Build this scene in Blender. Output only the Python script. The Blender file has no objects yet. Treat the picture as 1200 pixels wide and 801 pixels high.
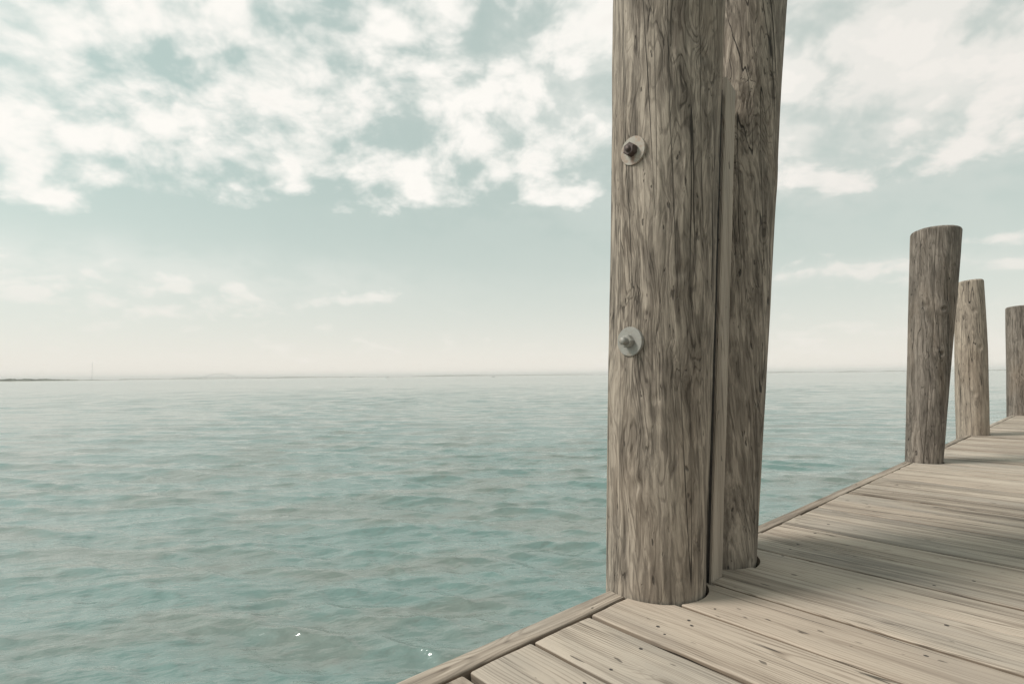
import bpy, bmesh, math, random
import numpy as np
from mathutils import Vector, Matrix
random.seed(4); rng = np.random.default_rng(11)
PI = math.pi
scene = bpy.context.scene
C = scene.collection

# ------------------------------------------------------------------ site frame
DECK = 1.30                                   # deck top above the water (water = 0)
EYE = 0.70                                    # camera above the deck
O2 = np.array([0.29424, 1.78173]); D2 = np.array([0.74664, 0.66523]); N2 = np.array([0.66523, -0.74664])
ANG = math.atan2(D2[1], D2[0])                # dock local x = along the edge; local -y = inland
def W(t, o, z=0.0):                           # dock coordinates (along, inland, above deck) -> world
    p = O2 + D2 * t + N2 * o
    return (float(p[0]), float(p[1]), DECK + z)

# ------------------------------------------------------------------ noise (numpy)
_perm = rng.permutation(4096)
def _h(ix, iy, iz):
    return _perm[(ix + _perm[(iy + _perm[iz % 4096]) % 4096]) % 4096] / 2048.0 - 1.0
def vnoise(x, y, z):
    x, y, z = np.broadcast_arrays(np.asarray(x, float), np.asarray(y, float), np.asarray(z, float))
    i, j, k = np.floor(x).astype(int), np.floor(y).astype(int), np.floor(z).astype(int)
    f, g, h = x - i, y - j, z - k
    f = f*f*(3-2*f); g = g*g*(3-2*g); h = h*h*(3-2*h)
    r = 0
    for a in (0, 1):
        for b in (0, 1):
            for c in (0, 1):
                r = r + _h(i+a, j+b, k+c) * (f if a else 1-f) * (g if b else 1-g) * (h if c else 1-h)
    return r
def fbm(x, y, z, n=3):
    s = 0; a = 1
    for q in range(n):
        s = s + a * vnoise(x*2**q + 7*q, y*2**q, z*2**q); a *= .5
    return s

# ------------------------------------------------------------------ node helper
class NT:
    def __init__(s, tree): s.t = tree; s.N = tree.nodes; s.L = tree.links
    def set(s, sock, v):
        if hasattr(v, 'is_output'): s.L.new(v, sock)
        else: sock.default_value = v
    def node(s, typ, ins=None, **props):
        n = s.N.new(typ)
        for k, v in props.items(): setattr(n, k, v)
        for k, v in (ins or {}).items(): s.set(n.inputs[k], v)
        return n
    def m(s, op, a, b=None, c=None, clamp=False):
        n = s.N.new('ShaderNodeMath'); n.operation = op; n.use_clamp = clamp
        for i, v in enumerate((a, b, c)):
            if v is not None: s.set(n.inputs[i], v)
        return n.outputs[0]
    def v(s, op, a, b=None, out=0):
        n = s.N.new('ShaderNodeVectorMath'); n.operation = op
        s.set(n.inputs[0], a)
        if b is not None: s.set(n.inputs['Scale'] if op == 'SCALE' else n.inputs[1], b)
        return n.outputs[out]
    def noise(s, vec, scale=1.0, detail=2.0, rough=.5, col=False):
        n = s.node('ShaderNodeTexNoise', {'Vector': vec, 'Scale': scale, 'Detail': detail, 'Roughness': rough})
        return n.outputs['Color' if col else 'Fac']
    def sm(s, x, a, b, lo=0.0, hi=1.0):
        n = s.node('ShaderNodeMapRange', {'Value': x, 'From Min': a, 'From Max': b, 'To Min': lo, 'To Max': hi},
                   interpolation_type='SMOOTHSTEP'); return n.outputs[0]
    def mix(s, f, a, b):
        n = s.N.new('ShaderNodeMix'); n.data_type = 'RGBA'
        s.set(n.inputs[0], f)
        for i, v in ((6, a), (7, b)):
            s.set(n.inputs[i], v if hasattr(v, 'is_output') else (*v[:3], 1))
        return n.outputs[2]
def new_mat(name):
    m = bpy.data.materials.new(name); m.use_nodes = True
    m.node_tree.nodes.clear(); return m, NT(m.node_tree)
def finish(n, col, rough, height=None, bump=(.5, .003), spec=.25, metal=0.0, **kw):
    b = n.node('ShaderNodeBsdfPrincipled', {'Base Color': col if hasattr(col, 'is_output') else (*col, 1), 'Roughness': rough,
               'Specular IOR Level': spec, 'Metallic': metal})
    for k, v in kw.items(): n.set(b.inputs[k], v)
    if height is not None:
        bp = n.node('ShaderNodeBump', {'Strength': bump[0], 'Distance': bump[1], 'Height': height})
        n.L.new(bp.outputs[0], b.inputs['Normal'])
    o = n.node('ShaderNodeOutputMaterial'); n.L.new(b.outputs[0], o.inputs['Surface'])
    return b

# ------------------------------------------------------------------ weathered wood
def mat_pile(name, light, mid, dark, ring=36.0, tone=1.0):
    m, n = new_mat(name)
    P = n.node('ShaderNodeTexCoord').outputs['Object']
    rnd = n.node('ShaderNodeObjectInfo').outputs['Random']
    off = n.node('ShaderNodeCombineXYZ', {0: n.m('MULTIPLY', rnd, 31.0), 1: n.m('MULTIPLY', rnd, 17.0), 2: n.m('MULTIPLY', rnd, 53.0)}).outputs[0]
    P = n.v('ADD', P, off)
    sc = lambda *k: n.v('MULTIPLY', P, k)
    wv = n.v('SCALE', n.v('SUBTRACT', n.noise(sc(5, 5, 1.6), 1, 3, .55, True), (.5, .5, .5)), .12)
    Q = n.v('ADD', P, wv)
    vor = n.node('ShaderNodeTexVoronoi', {'Vector': n.v('MULTIPLY', Q, (4.2, 4.2, 2.6)), 'Scale': 1.0})
    kd = vor.outputs['Distance']
    gate = n.m('GREATER_THAN', n.node('ShaderNodeSeparateColor', {0: vor.outputs['Color']}).outputs[0], .52)
    g = n.m('MULTIPLY', n.m('EXPONENT', n.m('MULTIPLY', n.m('POWER', n.m('DIVIDE', kd, .21), 2.0), -1.0)), gate)
    base = n.noise(n.v('MULTIPLY', Q, (9, 9, 1.5)), 1, 2.4, .5)
    val = n.m('ADD', base, n.m('MULTIPLY', g, .13))
    tri = n.m('PINGPONG', n.m('MULTIPLY', val, ring), 1.0)
    band = n.sm(tri, .58, .92)
    patch = n.sm(n.noise(sc(5, 5, 1.1), 1, 3, .6), .38, .64)
    patch2 = n.sm(n.noise(n.v('MULTIPLY', Q, (15, 15, 2.6)), 1, 5, .60), .40, .62)
    fibre = n.noise(n.v('MULTIPLY', Q, (140, 140, 5)), 1, 4, .68)
    streak = n.noise(n.v('MULTIPLY', Q, (42, 42, 1.3)), 1, 4, .6)
    ck = n.m('ABSOLUTE', n.m('SUBTRACT', n.noise(n.v('ADD', n.v('MULTIPLY', P, (15, 15, .20)), (50, 3, 8)), 1, 1.5, .5), .5))
    ckm = n.sm(n.noise(sc(7, 7, 1.1), 1, 2), .38, .50)
    check = n.m('MULTIPLY', n.sm(ck, .0095, .003), ckm)
    hair = n.m('MULTIPLY', n.sm(n.m('ABSOLUTE', n.m('SUBTRACT', n.noise(n.v('ADD', n.v('MULTIPLY', Q, (34, 34, .7)), (9, 31, 2)), 1, 2, .5), .5)), .013, .003),
               n.sm(n.noise(sc(9, 9, 2.3), 1, 2), .5, .62))
    gouge = n.sm(n.noise(n.v('MULTIPLY', Q, (52, 52, 13)), 1, 2.5, .6), .665, .72)
    knot = n.m('MULTIPLY', n.sm(kd, .085, .03), gate)
    kring = n.m('MULTIPLY', n.sm(n.m('PINGPONG', n.m('MULTIPLY', kd, 26.0), 1.0), .5, .9), n.m('MULTIPLY', n.sm(kd, .26, .10), gate))
    fleck = n.sm(n.noise(n.v('ADD', n.v('MULTIPLY', Q, (46, 46, 6.5)), (4, 2, 9)), 1, 4, .64), .44, .57)
    shade = n.m('ADD', n.m('MULTIPLY', n.m('MULTIPLY', band, n.sm(patch, 0, 1, .05, 1.0)), .26), n.m('MULTIPLY', patch2, .25))
    shade = n.m('ADD', shade, n.m('MULTIPLY', n.m('SUBTRACT', fleck, .30), .22))
    shade = n.m('ADD', shade, n.m('MULTIPLY', n.sm(streak, .36, .66), .32))
    shade = n.m('ADD', shade, n.m('MULTIPLY', kring, .22))
    shade = n.m('ADD', shade, n.m('MULTIPLY', n.m('ADD', n.m('SUBTRACT', fibre, .5), .12), 1.1), clamp=True)
    col = n.mix(n.sm(shade, .0, .62), light, mid)
    col = n.mix(n.sm(shade, .50, 1.05), col, dark)
    warm = n.sm(n.noise(sc(3, 3, .9), 1, 3, .6), .50, .68)
    col = n.mix(n.m('MULTIPLY', warm, .30), col, (.25, .185, .135))
    col = n.mix(n.m('MULTIPLY', hair, .75), col, (.055, .045, .037))
    col = n.mix(n.m('MULTIPLY', n.m('MAXIMUM', check, n.m('MULTIPLY', gouge, .8)), .9), col, (.035, .03, .026))
    col = n.mix(n.m('MULTIPLY', knot, .7), col, (.08, .065, .052))
    h = n.m('ADD', n.m('MULTIPLY', fibre, .30), n.m('MULTIPLY', streak, .45))
    h = n.m('SUBTRACT', h, n.m('MULTIPLY', band, .22))
    h = n.m('SUBTRACT', h, n.m('MULTIPLY', n.m('MAXIMUM', check, gouge), 1.5))
    h = n.m('SUBTRACT', h, n.m('MULTIPLY', hair, .6))
    finish(n, col, .88, h, (.75, .004), .18)
    return m

def mat_plank(name, light, mid, dark):
    """local y runs along the board, x across it"""
    m, n = new_mat(name)
    P = n.node('ShaderNodeTexCoord').outputs['Object']
    rnd = n.node('ShaderNodeObjectInfo').outputs['Random']
    r2 = n.m('FRACT', n.m('MULTIPLY', rnd, 91.7)); r3 = n.m('FRACT', n.m('MULTIPLY', rnd, 37.3)); r4 = n.m('FRACT', n.m('MULTIPLY', rnd, 173.1))
    off = n.node('ShaderNodeCombineXYZ', {0: 0.0, 1: n.m('MULTIPLY', rnd, 37.0), 2: n.m('MULTIPLY', r2, 23.0)}).outputs[0]
    S = n.v('ADD', P, off)
    sc = lambda *k: n.v('MULTIPLY', S, k)
    vor = n.node('ShaderNodeTexVoronoi', {'Vector': sc(6.5, 2.1, 5), 'Scale': 1.0})
    kd = vor.outputs['Distance']
    gate = n.m('GREATER_THAN', n.node('ShaderNodeSeparateColor', {0: vor.outputs['Color']}).outputs[0], .66)
    g = n.m('MULTIPLY', n.m('EXPONENT', n.m('MULTIPLY', n.m('POWER', n.m('DIVIDE', kd, .24), 2.0), -1.0)), gate)
    sep = n.node('ShaderNodeSeparateXYZ', {0: P})
    w1 = n.m('SUBTRACT', n.noise(sc(5, 1.3, 5), 1, 2, .5), .5)
    w2 = n.m('SUBTRACT', n.noise(n.v('ADD', sc(4, .9, 4), (5, 9, 1)), 1, 2, .5), .5)
    xx = n.m('ADD', n.m('SUBTRACT', sep.outputs[0], n.m('MULTIPLY', n.m('SUBTRACT', r3, .5), .22)), n.m('MULTIPLY', w1, .09))
    zz = n.m('ADD', n.m('ADD', .015, n.m('MULTIPLY', r4, .06)), n.m('ADD', n.m('MULTIPLY', w2, .11), n.m('MULTIPLY', sep.outputs[1], .02)))
    rad = n.m('SQRT', n.m('ADD', n.m('MULTIPLY', xx, xx), n.m('MULTIPLY', zz, zz)))
    rad = n.m('ADD', rad, n.m('MULTIPLY', g, .03))
    tri = n.m('PINGPONG', n.m('MULTIPLY', rad, 250.0), 1.0)
    band = n.sm(tri, .45, .95)
    fibre = n.noise(sc(130, 4.0, 60), 1, 4, .66)
    streak = n.noise(sc(48, 1.2, 20), 1, 4, .62)
    wide = n.noise(sc(11, .8, 6), 1, 3, .6)
    blot = n.noise(sc(4, 2.2, 4), 1, 4, .6)
    ck = n.m('ABSOLUTE', n.m('SUBTRACT', n.noise(n.v('ADD', n.v('ADD', sc(14, .32, 5), n.v('SCALE', n.noise(sc(8, 3, 4), 1, 2, .5, True), .12)), (3, 8, 1)), 1, 1.5, .5), .5))
    check = n.m('MULTIPLY', n.sm(ck, .0075, .0015), n.sm(n.noise(sc(5, 1.0, 3), 1, 2), .49, .60))
    hair = n.m('MULTIPLY', n.sm(n.m('ABSOLUTE', n.m('SUBTRACT', n.noise(n.v('ADD', sc(40, .9, 10), (9, 1, 2)), 1, 2, .5), .5)), .016, .003),
               n.sm(n.noise(sc(7, 1.6, 4), 1, 2), .48, .62))
    knot = n.m('MULTIPLY', n.sm(kd, .10, .04), gate)
    kring = n.m('MULTIPLY', n.sm(n.m('PINGPONG', n.m('MULTIPLY', kd, 30.0), 1.0), .5, .9), n.m('MULTIPLY', n.sm(kd, .24, .08), gate))
    pit = n.sm(n.noise(sc(60, 16, 30), 1, 1, .5), .735, .775)
    shade = n.m('ADD', n.m('MULTIPLY', band, n.sm(blot, .35, .65, .16, .50)), n.m('MULTIPLY', n.sm(streak, .38, .66), .38))
    shade = n.m('ADD', shade, n.m('MULTIPLY', n.sm(wide, .44, .64), .34))
    shade = n.m('ADD', shade, n.m('MULTIPLY', n.m('SUBTRACT', fibre, .5), 1.25))
    shade = n.m('ADD', shade, n.m('MULTIPLY', kring, .2))
    shade = n.m('ADD', shade, n.m('MULTIPLY', n.m('SUBTRACT', rnd, .5), .42), clamp=True)
    col = n.mix(n.sm(shade, .0, .55), light, mid)
    col = n.mix(n.sm(shade, .45, 1.05), col, dark)
    grey = n.sm(n.noise(n.v('ADD', sc(3.5, 1.1, 3), (1, 7, 3)), 1, 4, .62), .44, .66)
    col = n.mix(n.m('MULTIPLY', grey, .45), col, (.25, .225, .20))
    col = n.mix(n.m('MULTIPLY', n.m('MULTIPLY', r4, r4), .35), col, (.34, .25, .19))
    col = n.mix(n.m('MULTIPLY', hair, .65), col, (.085, .067, .053))
    col = n.mix(n.m('MULTIPLY', n.m('MAXIMUM', check, n.m('MULTIPLY', pit, .8)), .85), col, (.045, .037, .03))
    col = n.mix(n.m('MULTIPLY', knot, .55), col, (.12, .092, .068))
    h = n.m('ADD', n.m('MULTIPLY', fibre, .35), n.m('MULTIPLY', streak, .5))
    h = n.m('SUBTRACT', h, n.m('MULTIPLY', band, .25))
    h = n.m('SUBTRACT', h, n.m('MULTIPLY', n.m('MAXIMUM', check, pit), 1.2))
    h = n.m('SUBTRACT', h, n.m('MULTIPLY', hair, .5))
    finish(n, col, .82, h, (.65, .0025), .22)
    return m

def mat_simple(name, col, rough=.6, metal=0.0, var=.3, scale=60, bump=.15, spec=.4):
    m, n = new_mat(name)
    P = n.node('ShaderNodeTexCoord').outputs['Object']
    f = n.noise(P, scale, 4, .6)
    c = n.mix(n.sm(f, .3, .7), tuple(x*(1-var) for x in col), tuple(min(1, x*(1+var)) for x in col))
    finish(n, c, rough, f, (bump, .001), spec, metal)
    return m
def mat_rusty(name, base, rust, rough=.5, amount=.55, metal=.6):
    m, n = new_mat(name)
    P = n.node('ShaderNodeTexCoord').outputs['Object']
    f = n.noise(P, 45, 5, .65); f2 = n.noise(P, 160, 3, .6)
    k = n.sm(f, amount - .12, amount + .12)
    c = n.mix(k, rust, base)
    c = n.mix(n.m('MULTIPLY', n.sm(f2, .4, .7), .25), c, tuple(x*.6 for x in base))
    finish(n, c, rough, f2, (.35, .0008), .4, n.m('MULTIPLY', k, metal))
    return m

M_pile  = mat_pile('tall_piling_wood', (.385, .322, .264), (.185, .153, .125), (.062, .050, .041))
M_pile2 = mat_pile('grey_piling_wood', (.25, .21, .178), (.14, .117, .098), (.066, .054, .045), 34)
M_pile3 = mat_pile('tan_piling_wood', (.38, .312, .25), (.25, .205, .166), (.125, .10, .08), 34)
M_deck  = mat_plank('deck_wood', (.455, .38, .312), (.28, .227, .183), (.088, .068, .053))
M_side  = mat_plank('gap_shade_board_edge', (.20, .148, .106), (.15, .11, .079), (.075, .055, .041))  # brown edge wood, darkened to paint in the shade of the plank gaps
M_post  = mat_plank('post_wood', (.39, .325, .268), (.28, .23, .187), (.13, .105, .087))
M_under = mat_simple('under_deck_timber', (.085, .072, .06), .9, var=.4, scale=12)
M_gap_shade = mat_simple('gap_shade_dark', (.030, .026, .022), .9, var=.4, scale=25)  # near-black colour painted as the shade beside the upright timber
M_galv  = mat_rusty('galvanised_steel', (.30, .285, .26), (.25, .22, .185), .6, .42, .2)
M_rustw = mat_rusty('rust_stained_washer', (.36, .325, .28), (.33, .24, .185), .7, .45, .1)
M_rust  = mat_rusty('rusted_steel', (.10, .075, .068), (.065, .040, .034), .6, .5, .5)
M_hole  = mat_simple('nail_rust', (.05, .042, .036), .8, var=.4, scale=200)

# ------------------------------------------------------------------ object helpers
def link(o, parent=None, **props):
    C.objects.link(o)
    if parent is not None: o.parent = parent
    for k, v in props.items(): o[k] = v
    return o
def mesh_obj(name, V, F, mat, parent=None, smooth=True, **props):
    me = bpy.data.meshes.new(name); me.from_pydata([tuple(map(float, v)) for v in V], [], F)
    me.materials.append(mat)
    if smooth: me.polygons.foreach_set('use_smooth', [True]*len(me.polygons))
    me.update()
    return link(bpy.data.objects.new(name, me), parent, **props)
def bm_obj(name, bm, mat, parent=None, smooth=False, **props):
    me = bpy.data.meshes.new(name); bm.to_mesh(me); bm.free(); me.materials.append(mat)
    if smooth: me.polygons.foreach_set('use_smooth', [True]*len(me.polygons))
    return link(bpy.data.objects.new(name, me), parent, **props)
def empty(name, loc, rot=0, **props):
    o = bpy.data.objects.new(name, None); o.location = loc; o.rotation_euler = (0, 0, rot); o.empty_display_size = .2
    return link(o, None, **props)
def bm_box(bm, cx, cy, cz, sx, sy, sz, bev=0.0):
    r = bmesh.ops.create_cube(bm, size=1.0, matrix=Matrix.Translation((cx, cy, cz)) @ Matrix.Diagonal((sx, sy, sz, 1)))
    if bev:
        es = list({e for v in r['verts'] for e in v.link_edges})
        bmesh.ops.bevel(bm, geom=es, offset=bev, segments=2, affect='EDGES')

# ------------------------------------------------------------------ pilings
def piling(name, t, o, r0, r1, lt, lo, zref, ztop, mat, seed, nseg, nz, tilt_top=(0, 0), bow=0.0, knots=(), label='', zbot=-2.3, squash=1.0):
    """axis starts at dock point (t, o) on the deck, leans by (lt, lo) over zref metres"""
    base = Vector(W(t, o))
    th = np.linspace(0, 2*PI, nseg, endpoint=False)
    zs = np.concatenate([np.linspace(zbot, -.06, 14, endpoint=False), np.linspace(-.06, ztop, nz)])
    T, Z = np.meshgrid(th, zs)
    s = Z / zref
    r = r0 + (r1 - r0) * s + bow * np.sin(np.clip(Z/ztop, 0, 1)*PI)
    cx, sx = np.cos(T), np.sin(T)
    r = r * (1 + .016*fbm(cx*1.1+seed, sx*1.1, Z*.7, 2) + .014*fbm(cx*2.5+seed*3, sx*2.5, Z*1.6, 3))
    r = r + .0016*fbm(cx*9+seed, sx*9, Z*2.2, 3) + .0009*vnoise(cx*26+seed, sx*26, Z*3)
    for (ka, kz, kh, kw) in knots:
        da = np.angle(np.exp(1j*(T-ka)))*r0
        q = (da**2 + ((Z-kz)*.75)**2) / kw**2
        r = r + kh*np.exp(-q) - kh*1.3*np.exp(-q*8)
    # long drying checks cut into the surface
    for q in range(7):
        a0 = rng.uniform(0, 2*PI); z0 = rng.uniform(0, ztop); L = rng.uniform(.25, .8)
        da = np.angle(np.exp(1j*(T - a0 - .05*np.sin(Z*3+q))))*r0
        r = r - .006*np.exp(-(da/.0035)**2)*np.clip(1-((Z-z0)/L)**2, 0, 1)
    topz = Z.copy()
    edge = np.clip((Z - (ztop-.022))/.022, 0, 1); r = r - .013*edge**2.5 - .004*edge*np.abs(vnoise(cx*4+seed, sx*4, 2))
    lx = D2[0]*lt + N2[0]*lo; ly = D2[1]*lt + N2[1]*lo
    X = lx*s + r*cx; Y = ly*s + r*sx
    Zt = Z + np.clip((Z-ztop+.5)/.5, 0, 1)*(tilt_top[0]*r*cx + tilt_top[1]*r*sx)/r0*.1
    V = np.stack([X, Y, Zt], -1).reshape(-1, 3)
    rows = len(zs); F = []
    for i in range(rows-1):
        a = i*nseg; b = a + nseg
        F += [(a+j, a+(j+1) % nseg, b+(j+1) % nseg, b+j) for j in range(nseg)]
    V = list(map(tuple, V))
    # top: concentric rings, sunk a little and rough
    prev = (rows-1)*nseg
    for f in (.92, .7, .42, .15):
        st = len(V)
        for j in range(nseg):
            p = V[(rows-1)*nseg + j]; c = (float(lx*ztop/zref), float(ly*ztop/zref))
            dx, dy = p[0]-c[0], p[1]-c[1]
            V.append((c[0]+dx*f, c[1]+dy*f, ztop + (p[2]-ztop)*f + .004*float(vnoise(dx*f*30+seed, dy*f*30, seed)) - .003))
        F += [(prev+j, prev+(j+1) % nseg, st+(j+1) % nseg, st+j) for j in range(nseg)]
        prev = st
    F.append(tuple(range(prev, prev+nseg)))
    ob = mesh_obj(name, V, F, mat, None, True, label=label, category='piling', group='wooden pilings along the dock edge')
    ob.location = base
    return ob

front = piling('wooden_piling', .179, .067, .1629, .1891, .074, .066, 2.0, 2.75, M_pile, 3, 300, 620,
    knots=((-2.2, .35, .006, .05), (-1.5, 1.02, .005, .05), (-1.2, 1.72, .006, .05), (-1.9, .62, .004, .04)),
    label='tall thick grey piling in front, with two bolts and round washers on its left side')
rear = piling('wooden_piling', .583, .058, .150, .170, .30, .04, 2.0, 2.7, M_pile, 17, 220, 480,
    knots=((-1.0, .6, .005, .05), (-.8, 1.5, .006, .06)),
    label='tall piling standing behind the upright timber, right of the bolted piling')
p3 = piling('wooden_piling', 3.777, .102, .1163, .1613, .14, .125, 1.7, 1.81, M_pile2, 29, 200, 380, tilt_top=(-.04, -.06), bow=.003,
    knots=((-1.75, 1.17, .016, .035), (-1.70, .83, .016, .035), (-2.5, 1.2, .009, .05)),
    label='short dark grey free standing piling, widest at its top and leaning right')
p4 = piling('wooden_piling', 6.331, .043, .142, .122, .050, .045, 1.6, 1.695, M_pile3, 41, 160, 300, tilt_top=(.06, -.12), bow=.012,
    knots=((-2.0, 1.35, .009, .06), (-1.7, .95, .010, .06), (-2.1, .45, .007, .06)),
    label='short tan piling with a rounded bulging trunk, standing just behind the dark grey leaning one')
p5 = piling('wooden_piling', 10.185, .122, .19, .185, .055, .05, 1.6, 1.70, M_pile2, 57, 120, 220, tilt_top=(0, -.1),
    knots=((-2.1, 1.2, .008, .07), (-1.9, .7, .008, .07)),
    label='farthest short piling, cut off by the right edge of the photo')

# bolts through the bolted pair: axis along the dock edge
def ring(bm, axis_o, u, v, d, prof, n):
    """lathe the profile [(radius, along d)] round axis d"""
    rings = []
    for (r, h) in prof:
        rings.append([bm.verts.new(axis_o + d*h + u*(r*math.cos(2*PI*i/n)) + v*(r*math.sin(2*PI*i/n))) for i in range(n)])
    for a, b in zip(rings, rings[1:]):
        for i in range(n): bm.faces.new((a[i], a[(i+1) % n], b[(i+1) % n], b[i]))
    bm.faces.new(rings[0][::-1]); bm.faces.new(rings[-1])
dirb = Vector((-D2[0], -D2[1], 0)); ub = Vector((N2[0], N2[1], 0)); vb = Vector((0, 0, 1))
def make_bolt(z, rusty, spin):
    s = z/2
    cx = D2[0]*(.074*s) + N2[0]*(.066*s); cy = D2[1]*(.074*s) + N2[1]*(.066*s)
    # surface distance of the piling mesh along dirb at this height
    best = 0
    for v in front.data.vertices:
        if abs(v.co.z - z) < .03:
            q = Vector((v.co.x-cx, v.co.y-cy, 0)); a = q.dot(dirb)
            if abs(q.dot(ub)) < .035: best = max(best, a)
    lean = -.030                                   # washers sit a little below square
    d = (dirb + vb*(.0 if rusty else .02)).normalized()
    o = Vector((cx, cy, z)) + dirb*(best - .001)
    bm = bmesh.new()
    tip = .036 if rusty else .047
    rs = .0105 if rusty else .0125
    prof = [(rs, -.12)]
    h = .010
    while h < tip - .003:
        prof += [(rs, h), (rs*.90, h+.0012)]; h += .0024
    prof += [(rs*.85, tip)]
    ring(bm, o, ub, vb, d, prof, 24)
    b = bm_obj('bolt', bm, M_rust if rusty else M_galv, front, True)
    b['label'] = 'upper bolt with a dark rusted nut' if rusty else 'lower bolt with a bright nut and a long threaded end'
    bm = bmesh.new(); R = .0475
    ring(bm, o, ub, vb, d, [(R-.002, -.012), (R, -.009), (R, .0045), (R-.001, .0056), (R*.5, .0057), (.013, .0058)], 64)
    w = bm_obj('washer', bm, M_rustw if rusty else M_galv, b, False)
    if rusty:
        mm = M_rustw; nn_ = NT(mm.node_tree); bs = next(x for x in mm.node_tree.nodes if x.type == 'BSDF_PRINCIPLED')
        src = bs.inputs['Base Color'].links[0].from_socket
        pc = nn_.node('ShaderNodeTexCoord').outputs['Object']
        df = nn_.v('MULTIPLY', nn_.v('SUBTRACT', pc, tuple(o - vb*.030)), (1, 1, .55))
        run = nn_.sm(nn_.m('ADD', nn_.v('LENGTH', df, None, 1), nn_.m('MULTIPLY', nn_.noise(pc, 160, 3), .008)), .019, .008)
        nn_.L.new(nn_.mix(nn_.m('MULTIPLY', run, .75), src, (.20, .095, .062)), bs.inputs['Base Color'])
    bm = bmesh.new()
    u2 = ub*math.cos(spin) + vb*math.sin(spin); v2 = vb*math.cos(spin) - ub*math.sin(spin)
    R = .0225 if rusty else .0215; H = .030 if rusty else .026
    ring(bm, o, u2, v2, d, [(R*.9, .0055), (R, .008), (R, H-.003), (R*.86, H)], 6)
    bm_obj('nut', bm, M_rust if rusty else M_galv, b, False)
make_bolt(1.433, True, .35)
make_bolt(.805, False, .1)

# upright timber between the two tall pilings (leans with them)
bm = bmesh.new()
nzb = 40; secs = []
for i in range(nzb+1):
    z = -.9 + i/nzb*(1.835+.9)
    tl = .330 + .128*z; tw = .070 + .006*z
    o_in, o_out = .19, .075
    c = .004
    pr = [(tl+c, o_in), (tl+tw-c, o_in), (tl+tw, o_in-c), (tl+tw, o_out), (tl, o_out), (tl, o_in-c)]
    ring_ = []
    for k, (t, o) in enumerate(pr):
        zz = z
        if i == nzb: zz = z - .02*(t-tl)/tw + .012*(k in (0, 5)) - .006*(k == 1)
        w = .0012*float(vnoise(z*4+k, k*3.1, 2.2))
        p = Vector(W(t+w, o+w, zz)) - Vector(W(.36, .13, 0))
        ring_.append(bm.verts.new(p))
    secs.append(ring_)
for a, b in zip(secs, secs[1:]):
    for k in range(6): bm.faces.new((a[k], a[(k+1) % 6], b[(k+1) % 6], b[k]))
bm.faces.new(secs[-1]); bm.faces.new(secs[0][::-1])
bmesh.ops.recalc_face_normals(bm, faces=bm.faces)
# post material wants its grain along local y: build the mesh lying down and stand the object up
bm.transform(Matrix.Rotation(-PI/2, 4, 'X'))
tb = bm_obj('upright_timber', bm, M_post, None, False, category='timber post',
            label='narrow upright squared timber wedged between the two tall pilings')
tb.rotation_euler = (PI/2, 0, 0); tb.location = W(.36, .13, 0)

# added dark filler for the shade between the front piling and the upright timber
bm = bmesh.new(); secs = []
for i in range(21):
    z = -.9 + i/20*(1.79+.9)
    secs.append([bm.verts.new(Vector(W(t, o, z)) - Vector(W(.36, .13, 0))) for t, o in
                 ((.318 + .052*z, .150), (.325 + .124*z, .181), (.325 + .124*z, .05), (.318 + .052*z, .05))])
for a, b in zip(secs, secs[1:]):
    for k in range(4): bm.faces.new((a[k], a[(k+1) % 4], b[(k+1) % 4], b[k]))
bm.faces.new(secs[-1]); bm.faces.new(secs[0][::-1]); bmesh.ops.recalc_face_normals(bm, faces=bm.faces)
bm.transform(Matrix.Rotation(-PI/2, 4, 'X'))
bm_obj('gap_shade_filler', bm, M_gap_shade, tb, False, label='added dark filler standing for the shade in the gap')

# ------------------------------------------------------------------ dock
dock = empty('dock', W(0, 0, 0), ANG, label='weathered tan timber dock of crosswise planks beside the water', category='dock')
WIDTH = 2.6
def plank_mesh(w, L, th, seed, nl, rnd=.004):
    """across = x (centred), along = y from 0 to -L, top at z=0"""
    prof = []
    hw = w/2
    for a in (0, 30, 60, 90): prof.append((hw - rnd + rnd*math.cos(math.radians(a)), -rnd + rnd*math.sin(math.radians(a))))
    for f in (.66, .33, 0, -.33, -.66): prof.append(((hw-rnd)*f, 0.0))
    for a in (90, 120, 150, 180): prof.append((-hw + rnd + rnd*math.cos(math.radians(a)), -rnd + rnd*math.sin(math.radians(a))))
    prof += [(-hw, -th), (hw, -th)]
    prof = np.array(prof); n = len(prof)
    ys = np.concatenate([[0, -.003, -.008], np.linspace(-.02, -L+.02, nl), [-L+.008, -L]])
    V = []
    cup = rng.uniform(-.0025, .0015)
    tw = rng.uniform(-.003, .003)
    for i, y in enumerate(ys):
        e = {0: .004, 1: .0012}.get(i, 0.0)
        wob = .0016*float(fbm(y*1.7+seed, seed*.7, 0, 3)); 
        for (x, z) in prof:
            sgn = 1 if x > 0 else -1
            xx = x + (wob if abs(x) > hw*.7 else 0) + sgn*(.0013*float(vnoise(y*9+seed*5, sgn*3, seed)) if abs(x) > hw*.9 else 0) - sgn*e*.6*(abs(x) > hw*.9)
            zz = z
            if z > -th*.9:
                zz += .0012*float(vnoise(x*14+seed, y*2.2, seed)) + cup*(x/hw)**2 + tw*(x/hw)*(y/L+.5) - e
            V.append((xx, y + .0018*float(vnoise(x*30, seed, i == 0))*(i < 2), zz))
    F = []
    for i in range(len(ys)-1):
        a, b = i*n, (i+1)*n
        F += [(a+j, b+j, b+(j+1) % n, a+(j+1) % n) for j in range(n)]
    F.append(tuple(range(n))); F.append(tuple(reversed(range((len(ys)-1)*n, len(ys)*n))))
    global SIDE_IDX
    SIDE_IDX = [i*n + j for i in range(len(ys)-1) for j in (n-3, n-2, n-1)]      # the sawn edges and the underside
    return V, F
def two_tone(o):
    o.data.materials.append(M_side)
    for i in SIDE_IDX: o.data.polygons[i].material_index = 1
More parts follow.
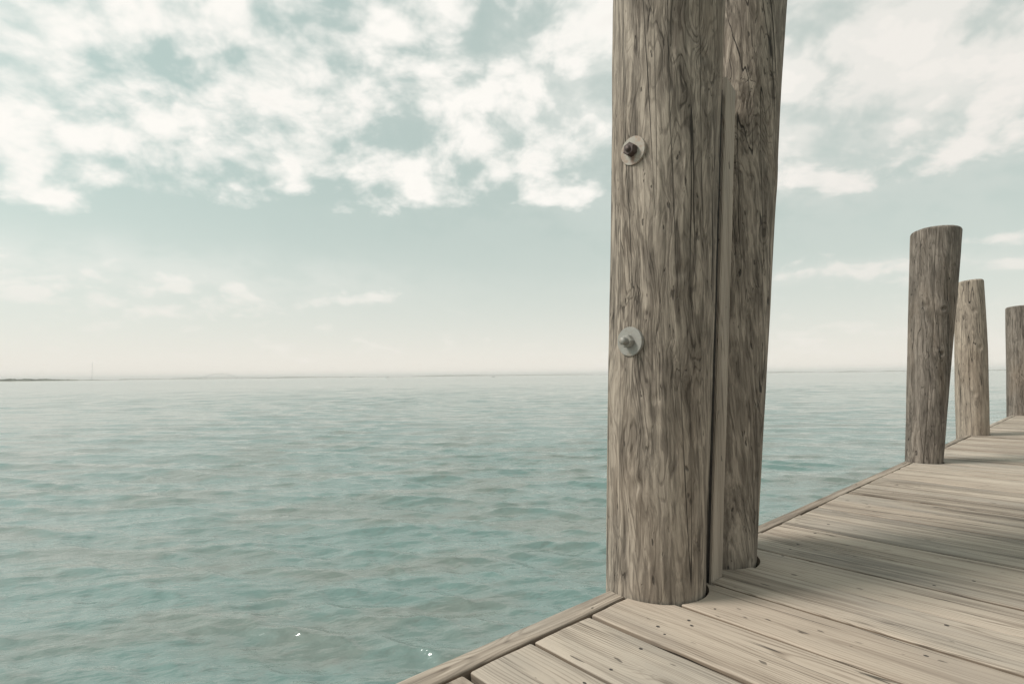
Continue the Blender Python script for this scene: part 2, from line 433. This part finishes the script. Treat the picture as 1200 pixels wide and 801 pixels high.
bounds = [-.613, -.395, -.163, .086, .322, .566, .789, 1.012, 1.236, 1.453, 1.690, 1.925, 2.160, 2.392, 2.610, 2.830, 3.066, 3.302]
b = bounds[0]
while b > -2.7: b -= .234; bounds.insert(0, b)
b = bounds[-1]
while b < 16.0: b += .236 + random.uniform(-.005, .005); bounds.append(b)
# gap on the near side of each boundary that shows wide or tight in the photo
wide = {.566: .019, -.613: .024, 1.012: .014, .322: .011, -.163: .017, .086: .013, .789: .004, 1.236: .004, -.395: .015, 1.453: .009}
planks = []
for i, (a, c) in enumerate(zip(bounds, bounds[1:])):
    ga = wide.get(round(a, 3), .009 + .008*(i % 3 == 0))/2; gc = wide.get(round(c, 3), .009 + .008*((i+1) % 3 == 0))/2
    a2, c2 = a+ga, c-gc
    start = .069 if a < .5 else .053
    start += random.uniform(-.0015, .003)
    L = WIDTH - start + random.uniform(-.01, .01)
    V, F = plank_mesh(c2-a2, L, .038, i*1.37+2, 70 if a < 3 else 30)
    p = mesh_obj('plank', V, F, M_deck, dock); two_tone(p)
    p.location = ((a2+c2)/2, -start, random.uniform(-.0025, .0018)); p.rotation_euler = (0, 0, random.uniform(-.0012, .0012))
    planks.append((a2, c2, p))
# cut the pilings' holes out of the planks they pass through
def cutter(t, o, r, inflate):
    bm = bmesh.new(); n = 96
    seed = t*7
    ringa = [];ringb = []
    for i in range(n):
        a = 2*PI*i/n
        rr = r + inflate + .004*float(vnoise(math.cos(a)*2+seed, math.sin(a)*2, 3))
        ringa.append(bm.verts.new((t + rr*math.cos(a), -o + rr*math.sin(a), -.2))); ringb.append(bm.verts.new((t + rr*math.cos(a), -o + rr*math.sin(a), .2)))
    for i in range(n): bm.faces.new((ringa[i], ringa[(i+1) % n], ringb[(i+1) % n], ringb[i]))
    bm.faces.new(ringa[::-1]); bm.faces.new(ringb)
    me = bpy.data.meshes.new('cut'); bm.to_mesh(me); bm.free()
    o_ = bpy.data.objects.new('cut', me); C.objects.link(o_)
    o_.matrix_world = dock_mw; return o_
dock_mw = Matrix.Translation(dock.location) @ Matrix.Rotation(ANG, 4, 'Z')
def box_cutter(t0, t1, o0, o1):
    bm = bmesh.new(); bm_box(bm, (t0+t1)/2, -(o0+o1)/2, 0, t1-t0, o1-o0, .4)
    me = bpy.data.meshes.new('cut'); bm.to_mesh(me); bm.free()
    o_ = bpy.data.objects.new('cut', me); C.objects.link(o_); o_.matrix_world = dock_mw; return o_
cuts = [(.179, .067, .168, cutter(.179, .067, .1645, .005)), (.60, .058, .165, cutter(.589, .061, .152, .009)),
        (3.777, .102, .13, cutter(3.777, .102, .119, .006)), (6.331, .043, .155, cutter(6.331, .043, .145, .008)),
        (10.185, .122, .2, cutter(10.185, .122, .195, .008)), (.36, .13, .1, box_cutter(.312, .408, -.05, .193))]
bpy.context.view_layer.update()
def apply_cuts(ob, which):
    for c in which:
        md = ob.modifiers.new('c', 'BOOLEAN'); md.operation = 'DIFFERENCE'; md.object = c; md.solver = 'EXACT'
    dg = bpy.context.evaluated_depsgraph_get(); dg.update()
    me = bpy.data.meshes.new_from_object(ob.evaluated_get(dg)); ob.modifiers.clear(); old = ob.data; ob.data = me
    me.name = ob.name; bpy.data.meshes.remove(old)
    while len(me.materials) > 2: me.materials.pop()
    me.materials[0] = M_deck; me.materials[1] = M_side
    try: me.set_sharp_from_angle(angle=.7)
    except Exception: pass
for a, c, p in planks:
    use = [k for (t, o, r, k) in cuts if a < t+r+.03 and c > t-r-.03]
    if use: apply_cuts(p, use)
# the board along the water edge, in lengths between the pilings
def edge_board(t0, t1, w, seed, miter=0.0, z=.001):
    V, F = plank_mesh(w, t1-t0, .038, seed, max(20, int((t1-t0)*26)), .004)
    V = [(x, y, zz) for (x, y, zz) in V]
    V = [(x, y + (miter*(x/w+.5) if y > -.012 else 0), zz) for x, y, zz in V]
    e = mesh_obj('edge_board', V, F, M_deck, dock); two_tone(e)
    # its own length runs along the dock edge: local y -> dock -x
    e.rotation_euler = (0, 0, -PI/2); e.location = (t1, -w/2, z)
    # after the turn, local -y points along dock -x; keep end at t1
    return e
ebs = [edge_board(-2.7, .028, .065, 101), edge_board(.74, 3.66, .049, 102), edge_board(3.665, 6.19, .049, 103), edge_board(6.47, 9.99, .049, 104), edge_board(10.0, 16.2, .049, 105)]
for e in ebs:
    e.rotation_euler = (0, 0, -PI/2)
bpy.context.view_layer.update()
apply_cuts(ebs[0], [cuts[0][3]]); 
for e, ks in ((ebs[1], (1, 2)), (ebs[2], (2, 3)), (ebs[3], (3, 4)), (ebs[4], (4,))):
    apply_cuts(e, [cuts[k][3] for k in ks])
for c in cuts:
    me = c[3].data; bpy.data.objects.remove(c[3]); bpy.data.meshes.remove(me)
# timbers under the deck
for yy in (-.30, -.78, -1.6, -2.45):
    bm = bmesh.new(); bm_box(bm, 6.7, yy, -.045-.12, 18.6, .075, .235, .004)
    bm_obj('joist', bm, M_under, dock)
for k, tt in enumerate((-1.6, .45+.5, 3.777, 6.331, 10.185, 13.6)):
    bm = bmesh.new(); bm_box(bm, tt+.24, -1.34, -.30-.125, .08, 2.45, .24, .004)
    bm_obj('crossbeam', bm, M_under, dock)
bm = bmesh.new(); bm_box(bm, .86, -.12, -.05-.09, .20, .24, .18, .004); bm_obj('hole_shade_block', bm, M_under, dock)  # added block, hides bright water so the hole by the piling looks dark
# nails: slightly sunk dark heads
nails = [(-.081, .247), (-.106, .284), (.015, .286), (-.008, .308), (-.214, .283), (-.348, .292), (-.441, .289), (-.56, .27),
         (.14, .299), (.952, .231), (.868, .233), (.773, .241), (.82, .70), (1.176, .218), (1.365, .21),
         (.27, .783), (.50, .785), (-.03, .790), (.96, .78), (1.87, .24), (2.34, .236)]
def make_nail(big):
    bm = bmesh.new(); n = 14
    prof = [(.0042*big, -.003), (.0044*big, .0004), (.0036*big, .0007), (.002*big, .0004)]
    ring(bm, Vector((0, 0, 0)), Vector((1, 0, 0)), Vector((0, 1, 0)), Vector((0, 0, 1)), prof, n)
    me = bpy.data.meshes.new('nail'); bm.to_mesh(me); bm.free(); me.materials.append(M_hole); return me
nail_me = make_nail(1.0)
for (t, o) in nails:
    for a, c, p in planks:
        if a <= t <= c:
            x, y = t - p.location.x, -o - p.location.y
            q = bpy.data.objects.new('nail', nail_me); link(q, p)
            zt = min(((v.co.x-x)**2 + (v.co.y-y)**2, v.co.z) for v in p.data.vertices if v.co.z > -.012)[1]
            q.location = (x, y, zt); s = random.uniform(.8, 1.15); q.scale = (s, s*random.uniform(.9, 1.5), 1)

# ------------------------------------------------------------------ water
def build_water():
    fine = np.radians(np.linspace(-62, 62, 860)); coarse = np.radians(np.linspace(62, 298, 60))[1:-1]
    ang = np.concatenate([fine, coarse]); closed = len(ang)
    r = [.0]
    rr = [.8]
    while rr[-1] < 140: rr.append(rr[-1]*1.0056)
    while rr[-1] < 24000: rr.append(rr[-1]*1.03)
    rr = np.array(rr)
    A, R = np.meshgrid(ang, rr)
    X = R*np.sin(A); Y = R*np.cos(A)
    sp = np.maximum(np.gradient(rr)[:, None]*np.ones_like(A), R*np.radians(.145))
    # coarse sector: no small waves
    sp[:, 860:] = np.maximum(sp[:, 860:], R[:, 860:]*np.radians(4))
    Z = np.zeros_like(X); DX = np.zeros_like(X); DY = np.zeros_like(X)
    gust = .80 + .5*fbm(X*.10, Y*.07, 3.3, 2)
    gust = np.clip(gust, .35, 1.5)
    N = 170
    lam = np.exp(rng.uniform(np.log(.10), np.log(2.6), N))
    main = math.radians(-100)                 # waves run towards the dock
    for l in lam:
        th = main + rng.normal(0, .30 + .16*(l < .4))
        k = 2*PI/l; kx, ky = math.cos(th)*k, math.sin(th)*k
        slope = .0245 * rng.uniform(.5, 1.4)
        if l > .9: slope *= .72
        if .18 < l < .8: slope *= 1.25
        a = slope/k
        fade = np.clip((l/sp - 2.2)/2.5, 0, 1)
        ph = kx*X + ky*Y + rng.uniform(0, 2*PI) + .7*0
        Z += a*fade*gust*np.cos(ph)
        DX -= a*fade*gust*math.cos(th)*np.sin(ph)*.9; DY -= a*fade*gust*math.sin(th)*np.sin(ph)*.9
    V = np.stack([X+DX, Y+DY, Z], -1).reshape(-1, 3).astype(np.float32)
    nr, nc = X.shape
    V = np.concatenate([V, np.array([[0, 0, 0]], np.float32)])
    i = np.arange(nr-1)[:, None]*nc; j = np.arange(nc)[None, :]; j2 = (j+1) % nc
    quads = np.stack([i+j, i+nc+j, i+nc+j2, i+j2], -1).reshape(-1, 4)
    ctr = nr*nc
    tris = np.stack([np.full(nc, ctr), np.arange(nc), (np.arange(nc)+1) % nc], -1)
    me = bpy.data.meshes.new('water')
    me.vertices.add(len(V)); me.vertices.foreach_set('co', V.ravel())
    nl = quads.size + tris.size
    me.loops.add(nl); me.loops.foreach_set('vertex_index', np.concatenate([quads.ravel(), tris.ravel()]).astype(np.int32))
    npoly = len(quads)+len(tris); me.polygons.add(npoly)
    ls = np.concatenate([np.arange(len(quads))*4, len(quads)*4 + np.arange(len(tris))*3]).astype(np.int32)
    lt = np.concatenate([np.full(len(quads), 4), np.full(len(tris), 3)]).astype(np.int32)
    me.polygons.foreach_set('loop_start', ls); me.polygons.foreach_set('loop_total', lt)
    me.polygons.foreach_set('use_smooth', np.ones(npoly, bool))
    me.update(calc_edges=True); me.validate()
    m, n = new_mat('sea_water')
    P = n.node('ShaderNodeNewGeometry').outputs['Position']
    Pr = n.node('ShaderNodeVectorRotate', {'Vector': P, 'Angle': math.radians(-10)}, rotation_type='Z_AXIS').outputs[0]
    b1 = n.noise(n.v('MULTIPLY', Pr, (3.2, 7.5, 3)), 1, 3, .55)
    b2 = n.noise(n.v('MULTIPLY', Pr, (11, 24, 8)), 1, 2, .5)
    b3 = n.noise(n.v('MULTIPLY', Pr, (.5, 1.5, .5)), 1, 3, .55)
    h = n.m('ADD', n.m('ADD', n.m('MULTIPLY', b1, .38), n.m('MULTIPLY', b2, .14)), n.m('MULTIPLY', b3, 1.2))
    murk = n.noise(n.v('MULTIPLY', Pr, (.35, .8, .3)), 1, 4, .6)
    mott = n.noise(n.v('MULTIPLY', Pr, (5, 9, 5)), 1, 5, .7)
    col = n.mix(n.sm(murk, .42, .60), (.130, .194, .178), (.152, .178, .156))
    col = n.mix(n.m('MULTIPLY', n.sm(mott, .52, .66), .30), col, (.09, .086, .07))
    dist = n.v('LENGTH', P, None, 1)
    finish(n, col, n.sm(n.m('LOGARITHM', dist, 10.0), 1.3, 2.7, .07, .12), h, (.8, .05), .5, IOR=1.8)
    me.materials.append(m)
    return link(bpy.data.objects.new('water', me), None, kind='structure')
water = build_water()
# sea floor seen by nobody, but the box of air must close under it
# ------------------------------------------------------------------ far shore
F_ = 630.0; ROLL = math.atan(12.5/1180); PIT = math.atan(39.2/F_); HW = DECK + EYE
def far(u, dist):
    """ground direction of photo column u at the horizon, dist metres away"""
    x = (u-600)/F_; k = dist/math.hypot(x, 1); return np.array([x*k, k])
M_land = mat_simple('far_land', (.24, .235, .20), .95, var=.3, scale=.05, spec=.1)
M_leaf = mat_simple('far_leaves', (.17, .175, .14), .95, var=.4, scale=.08, spec=.1)
M_conc = mat_simple('pale_concrete', (.42, .42, .40), .8, var=.15, scale=.2)
M_steel = mat_simple('mast_steel', (.34, .33, .32), .6, var=.1, scale=1)
M_white = mat_simple('white_gelcoat', (.82, .82, .80), .3, var=.05, scale=2)
M_glass = mat_simple('dark_window', (.05, .06, .065), .15, var=.1, scale=2)
M_dark = mat_simple('dark_hull', (.10, .11, .12), .4, var=.1, scale=2)
def land(name, u0, u1, d0, d1, hfun, depth, n, mat, **props):
    V = []; F = []
    for i in range(n+1):
        f = i/n; u = u0 + (u1-u0)*f; d = d0 + (d1-d0)*f
        h = hfun(f)
        for (dd, z) in ((0, -.4), (6, .5), (depth*.35, h), (depth*.7, h*.9), (depth, -.4)):
            p = far(u, d+dd); V.append((p[0], p[1], z))
    for i in range(n):
        for k in range(4):
            a = i*5+k; F.append((a, a+1, a+6, a+5))
    return mesh_obj(name, V, F, mat, None, True, kind='structure')
land('shoreline', -90, 92, 2100, 2400, lambda f: 4.0+1.0*abs(float(fbm(f*14, 1, 2, 3))), 240, 160, M_land)
land('shoreline', 60, 150, 2700, 3300, lambda f: (5.0+1.2*float(fbm(f*9, 4, 2, 3)))*(1-.75*f), 200, 120, M_land)
land('far_shore', 140, 1320, 7600, 8200, lambda f: 9+5*float(fbm(f*40, 4, 9, 3)) + 7*max(0, float(fbm(f*9, 2, 5, 2))), 900, 500, M_land)
# a low wood on the left point: leaf clumps
V = []; F = []
for k in range(2600):
    f = random.random()**.8; u = -90 + 172*f; d = 2100 + 300*f + 30 + random.random()*60
    hmax = max(.8, 6.0 + 1.8*float(fbm(f*26, 8, 1, 3)) - 2.6*f)
    if u > 66: hmax *= .75
    z = 1.6 + random.random()**.6*hmax; p = far(u, d); s = random.uniform(.7, 1.9)
    i = len(V); a = random.uniform(0, PI)
    for q in range(3):
        aa = a + q*2.1
        V += [(p[0]+s*math.cos(aa), p[1]+s*math.sin(aa), z+random.uniform(-.6, .6)*s)]
    V += [(p[0], p[1], z+s)]
    F += [(i, i+1, i+2), (i, i+1, i+3), (i+1, i+2, i+3), (i+2, i, i+3)]
mesh_obj('far_trees', V, F, M_leaf, None, False, kind='stuff', label='low dark band of trees on the far left point')
# radio mast: lattice of three legs with braces
def mast(u, dist, h):
    p = far(u, dist); bm = bmesh.new(); w = 1.6
    legs = [(w*math.cos(a), w*math.sin(a)) for a in (0, 2.094, 4.189)]
    def bar(a, b, r):
        a, b = Vector(a), Vector(b); d = b-a
        mt = Matrix.Translation((a+b)/2) @ d.to_track_quat('Z', 'Y').to_matrix().to_4x4()
        bmesh.ops.create_cone(bm, cap_ends=True, segments=6, radius1=r, radius2=r, depth=d.length, matrix=mt)
    for x, y in legs: bar((x, y, 0), (x*.4, y*.4, h), .11)
    for k in range(24):
        z0, z1 = h*k/24, h*(k+1)/24; s0, s1 = 1-.6*k/24, 1-.6*(k+1)/24
        for q in range(3):
            x, y = legs[q]; x2, y2 = legs[(q+1) % 3]; bar((x*s0, y*s0, z0), (x2*s1, y2*s1, z1), .06)
    bar((0, 0, h), (0, 0, h+6), .12)
    o = bm_obj('radio_mast', bm, M_steel, None, False, label='very faint thin radio mast rising from the far left shore', category='mast')
    o.location = (p[0], p[1], 1)
mast(108, 2600, 66)
# far bridge with a low arch
bp = far(258, 7000); bdir = Vector((far(345, 7000)[0]-far(205, 7000)[0], far(345, 7000)[1]-far(205, 7000)[1], 0)); blen = bdir.length
br = empty('bridge', (bp[0], bp[1], 0), math.atan2(bdir.y, bdir.x), label='long faint bridge with a low arch on the hazy horizon', category='bridge')
bm = bmesh.new()
nb = 60
zz = lambda x: 9 + 15*math.exp(-(x/330.0)**2)
for i in range(nb):
    x0 = -blen*.38 + blen*i/nb; x1 = x0 + blen/nb
    vs = []
    for x in (x0, x1):
        for y, dz in ((-6, 0), (6, 0), (6, -2.2), (-6, -2.2)): vs.append(bm.verts.new((x, y, zz(x)+dz)))
    for k in range(4): bm.faces.new((vs[k], vs[(k+1) % 4], vs[4+(k+1) % 4], vs[4+k]))
bm_obj('deck', bm, M_conc, br)
bm = bmesh.new()
for sy in (-5, 5):
    pts = [(-150 + 300*i/30, 24 + 34*(1-((i-15)/15)**2)) for i in range(31)]
    for (xa, za), (xb, zb) in zip(pts, pts[1:]):
        vs = []
        for x, z in ((xa, za), (xb, zb)):
            for dy, dz in ((-1, -1.5), (1, -1.5), (1, 1.5), (-1, 1.5)): vs.append(bm.verts.new((x, sy+dy, z+dz)))
        for k in range(4): bm.faces.new((vs[k], vs[(k+1) % 4], vs[4+(k+1) % 4], vs[4+k]))
    for i in range(2, 29, 3):
        x, z = pts[i]; bm_box(bm, x, sy, (z+zz(x))/2, .8, .8, z-zz(x))
bm_obj('arch', bm, M_conc, br)
pm = None
for i in range(24):
    x = -blen*.37 + blen*.98*i/23
    if abs(x) < 140: continue
    h = zz(x) - 2.3
    bm = bmesh.new(); bm_box(bm, 0, 0, h/2-.5, 4, 9, h+1)
    bm_obj('pier', bm, M_conc, br).location = (x, 0, 0)

# ------------------------------------------------------------------ boats
def hull_bm(L, B, D):
    bm = bmesh.new(); st = 14; rows = []
    for i in range(st+1):
        f = i/st; x = -L/2 + L*f
        w = B/2*(1 - max(0, (f-.45)/.55)**2.2); w = max(w, .03)
        sheer = D*(.85 + .35*f*f); keel = -.35 + .45*max(0, (f-.6)/.4)**2
        rows.append([bm.verts.new((x, y, z)) for y, z in ((-w, sheer), (-w*.86, sheer*.35), (0, keel), (w*.86, sheer*.35), (w, sheer))])
    for a, b in zip(rows, rows[1:]):
        for k in range(4): bm.faces.new((a[k], b[k], b[k+1], a[k+1]))
        bm.faces.new((a[4], b[4], b[0], a[0]))
    bm.faces.new(rows[0])
    bmesh.ops.recalc_face_normals(bm, faces=bm.faces)
    return bm
def boat(u, dist, L, head, label, hullmat, cabin=True, kind='motorboat'):
    p = far(u, dist)
    r = empty('motorboat', (p[0], p[1], 0), head, label=label, category='boat', group='small boats far out on the water')
    bm_obj('hull', hull_bm(L, L*.32, L*.13), hullmat, r, True)
    if cabin:
        bm = bmesh.new(); bm_box(bm, -.02*L, 0, L*.13+L*.075, L*.36, L*.22, L*.15, .05*L*.3)
        c = bm_obj('cabin', bm, M_white, r)
        bm = bmesh.new(); bm_box(bm, -.02*L, 0, L*.24, L*.365, L*.222, L*.045)
        bm_obj('window_band', bm, M_glass, c)
        bm = bmesh.new(); bm_box(bm, -.04*L, 0, L*.30, L*.42, L*.24, .06, .02)
        bm_obj('roof', bm, M_white, r)
    else:
        bm = bmesh.new(); bm_box(bm, 0, 0, L*.19, L*.12, L*.10, L*.13, .05); bm_obj('console', bm, M_white, r)
    bm = bmesh.new(); bm_box(bm, -L*.53, 0, L*.13, L*.06, L*.06, L*.16, .03); bm_obj('outboard_motor', bm, M_dark, r)
boat(452.5, 1000, 7.5, 2.7, 'white cabin boat far out, nearest of the boats left of the bolted piling\'s centre', M_white)
boat(578, 900, 5.0, .4, 'small dark hulled open boat far out, closest to the bolted piling', M_dark, False)
boat(315, 1900, 7.0, .1, 'tiny white boat beyond the right end of the faint bridge', M_white)
boat(232, 2300, 9.0, 3.0, 'tiny white boat in front of the faint arch bridge, leftmost of the boats', M_white)
boat(411, 2200, 13, 3.1, 'low long white boat just left of the white cabin boat', M_white, True)

# ------------------------------------------------------------------ haze
m, n = new_mat('haze_air')
pv = n.node('ShaderNodeVolumePrincipled', {'Color': (1.0, .985, .96, 1), 'Density': 0.85e-4, 'Anisotropy': 0.0})
o = n.node('ShaderNodeOutputMaterial'); n.L.new(pv.outputs[0], o.inputs['Volume'])
bm = bmesh.new(); bm_box(bm, 0, 0, 39, 50000, 50000, 84)
hz = bm_obj('haze', bm, m, None, False, kind='stuff')

# ------------------------------------------------------------------ sky
SUN_AZ = math.radians(94)          # degrees to the left of the view direction (+Y)
SUN_EL = math.radians(48)
w = bpy.data.worlds.new('World'); scene.world = w; w.use_nodes = True
n = NT(w.node_tree); n.N.clear()
d = n.node('ShaderNodeTexCoord').outputs['Generated']
sky = n.node('ShaderNodeTexSky', {}, sky_type='NISHITA', sun_disc=False, sun_elevation=SUN_EL, sun_rotation=-SUN_AZ)
sky.dust_density = 3.0; sky.air_density = 1.0
sx = n.node('ShaderNodeSeparateXYZ', {0: d})
dz = sx.outputs[2]; dzp = n.m('MAXIMUM', dz, 0.0)
lum = n.node('ShaderNodeRGBToBW', {0: sky.outputs[0]}).outputs[0]
LUMK = 1.0
teal = n.v('SCALE', (.79, 1.045, .985), n.m('ADD', n.m('MULTIPLY', lum, .55), 3.3))
base = n.v('ADD', n.v('SCALE', teal, .89), n.v('SCALE', sky.outputs[0], .05))
hor = n.m('EXPONENT', n.m('MULTIPLY', dzp, -6.2))
base = n.mix(n.m('MULTIPLY', hor, .95), base, (8.7, 8.05, 7.25))
den = n.m('ADD', dzp, .42)
Pp = n.node('ShaderNodeCombineXYZ', {0: n.m('DIVIDE', sx.outputs[0], den), 1: n.m('DIVIDE', sx.outputs[1], den), 2: 0.0}).outputs[0]
wp = n.v('SCALE', n.v('SUBTRACT', n.noise(Pp, 3.0, 3, .5, True), (.5, .5, .5)), .12)
Pw = n.v('ADD', Pp, wp)
n1 = n.noise(Pw, 6.6, 9, .53)
n2 = n.noise(n.v('ADD', Pw, (7, 3, 0)), 14.0, 8, .60)
nn = n.m('ADD', n.m('MULTIPLY', n1, 1.0), n.m('MULTIPLY', n2, .30))
vp = n.node('ShaderNodeTexVoronoi', {'Vector': Pw, 'Scale': 10.0, 'Detail': 3.0, 'Roughness': .55, 'Lacunarity': 2.1, 'Smoothness': .35}, feature='SMOOTH_F1', normalize=True).outputs['Distance']
nn = n.m('ADD', n.m('SUBTRACT', n.m('MULTIPLY', nn, .80), .04), n.m('MULTIPLY', n.m('SUBTRACT', .36, vp), .55))
blobs = [  # photo column, row, size across, size up, amount
 (420, 150, 150, 55, .20), (510, 110, 130, 80, .22), (625, 70, 110, 90, .24), (655, 180, 60, 45, .12), (340, 40, 110, 50, .17),
 (560, 185, 120, 28, .10), (390, 180, 90, 26, .10), (80, 40, 90, 60, .18), (190, 80, 75, 50, .22), (235, 120, 45, 45, .16),
 (25, 190, 40, 40, .09), (5, 120, 40, 60, .10), (60, 85, 60, 45, .14), (130, 60, 70, 50, .12), (60, 238, 40, 14, .14), (115, 222, 60, 18, .12), (125, 218, 60, 16, .12), (275, 185, 60, 22, .10), (45, 235, 30, 12, .10),
 (300, 105, 45, 22, -.22), (285, 140, 22, 18, -.14), (530, 35, 28, 34, -.22), (155, 15, 60, 18, -.12), (110, 150, 40, 14, -.05), (150, 190, 60, 18, -.08),
 (350, 290, 330, 42, -.30), (470, 205, 260, 40, .07), (200, 190, 150, 35, .05), (640, 300, 120, 60, -.15), (60, 260, 80, 16, -.12),
 (1030, 70, 220, 85, .24), (960, 120, 120, 60, .12), (1065, 190, 80, 24, .13), (1010, 200, 40, 20, .08), (1160, 215, 60, 14, .06), (1000, 250, 200, 22, -.16),
 (90, 305, 170, 20, .26), (240, 345, 190, 10, .24), (80, 350, 160, 16, .12), (480, 332, 80, 8, .20), (650, 355, 70, 6, .07),
 (1000, 318, 120, 6, .26), (1180, 272, 50, 6, .2), (1180, 305, 40, 5, .1), (960, 388, 60, 9, .10), (980, 300, 60, 5, .08), (1170, 237, 40, 4, .1)]
cov = None
cr, srr = math.cos(ROLL), math.sin(ROLL); cp, sp_ = math.cos(PIT), math.sin(PIT)
def direction(u, v):
    x, y = u-600, 400.5-v
    X, y2 = cr*x + srr*y, -srr*x + cr*y
    q = Vector((X, F_*cp - y2*sp_, F_*sp_ + y2*cp)); return q.normalized()
dw = n.v('ADD', d, n.v('SCALE', n.v('SUBTRACT', n.noise(d, 9, 3, .5, True), (.5, .5, .5)), .06))
for (u, v, a, b_, amt) in blobs:
    c = direction(u, v); k = 1/ (1 + ((u-600)/F_)**2)**.5
    df = n.v('MULTIPLY', n.v('SUBTRACT', dw, tuple(c)), (F_/a/k*.8, F_/a/k*.8, F_/b_/k*.9))
    q = n.m('EXPONENT', n.m('MULTIPLY', n.v('DOT_PRODUCT', df, df, 1), -.7))
    q = n.m('MULTIPLY', q, amt)
    cov = q if cov is None else n.m('ADD', cov, q)
back = n.m('MULTIPLY', n.sm(sx.outputs[1], .45, -.2), .10)       # ordinary broken cloud behind the camera
cov = n.m('MINIMUM', cov, .165)
dens = n.m('ADD', n.m('ADD', nn, cov), back)
def veil(u, v, a, b_):
    c = direction(u, v); k = 1/(1 + ((u-600)/F_)**2)**.5
    df = n.v('MULTIPLY', n.v('SUBTRACT', dw, tuple(c)), (F_/a/k*.8, F_/a/k*.8, F_/b_/k*.9))
    return n.m('EXPONENT', n.m('MULTIPLY', n.v('DOT_PRODUCT', df, df, 1), -.7))
vl = n.m('ADD', n.m('MULTIPLY', veil(1060, 60, 260, 90), .95), n.m('MULTIPLY', veil(560, 70, 230, 75), .28))
vl = n.m('ADD', vl, n.m('ADD', n.m('MULTIPLY', veil(90, 318, 240, 26), .5), n.m('MULTIPLY', veil(1010, 318, 150, 8), .4)))
soft = n.sm(nn, .30, .62)
vl = n.m('MULTIPLY', vl, n.sm(soft, 0, 1, .35, 1.0))
mask = n.m('MAXIMUM', n.sm(dens, .535, .80), n.m('MINIMUM', vl, .9))
thick = n.sm(dens, .68, .98)
grey = n.sm(n.noise(n.v('ADD', Pw, (.05, -.04, 3)), 4.4, 6, .55), .42, .66)
ccol = n.mix(n.m('MULTIPLY', n.m('MULTIPLY', grey, thick), .55), (8.75, 8.5, 8.02), (7.2, 6.95, 6.55))
right = n.sm(sx.outputs[0], .22, .55)
ccol = n.mix(n.m('MULTIPLY', right, .9), ccol, (7.6, 7.3, 6.85))
low = n.sm(dzp, .26, .08)
ccol = n.mix(n.m('MULTIPLY', low, .75), ccol, (7.9, 7.5, 6.95))
full = n.mix(n.m('MULTIPLY', mask, n.sm(low, 0, 1, .97, .62)), base, ccol)
bg = n.node('ShaderNodeBackground', {'Color': full, 'Strength': .10})
wo = n.node('ShaderNodeOutputWorld'); n.L.new(bg.outputs[0], wo.inputs[0])

sl = bpy.data.lights.new('sun', 'SUN'); sl.energy = 2.9; sl.angle = math.radians(18); sl.color = (1.0, .955, .89)
so = bpy.data.objects.new('sun', sl); C.objects.link(so)
sd = Vector((-math.sin(SUN_AZ)*math.cos(SUN_EL), math.cos(SUN_AZ)*math.cos(SUN_EL), math.sin(SUN_EL)))
so.rotation_euler = sd.to_track_quat('Z', 'Y').to_euler(); so.location = sd*50

# ------------------------------------------------------------------ camera
cam = bpy.data.cameras.new('camera'); cam.lens = 36*F_/1200; cam.sensor_width = 36; cam.clip_start = .05; cam.clip_end = 60000
co = bpy.data.objects.new('camera', cam); C.objects.link(co)
co.matrix_world = Matrix.Translation((0, 0, HW)) @ Matrix.Rotation(PI/2 + PIT, 4, 'X') @ Matrix.Rotation(-ROLL, 4, 'Z')
scene.camera = co
scene.render.engine = 'CYCLES'
vs = scene.view_settings; vs.view_transform = 'Standard'; vs.look = 'None'; vs.exposure = 0.22; vs.gamma = 1; vs.use_curve_mapping = False
scene.cycles.volume_bounces = 0
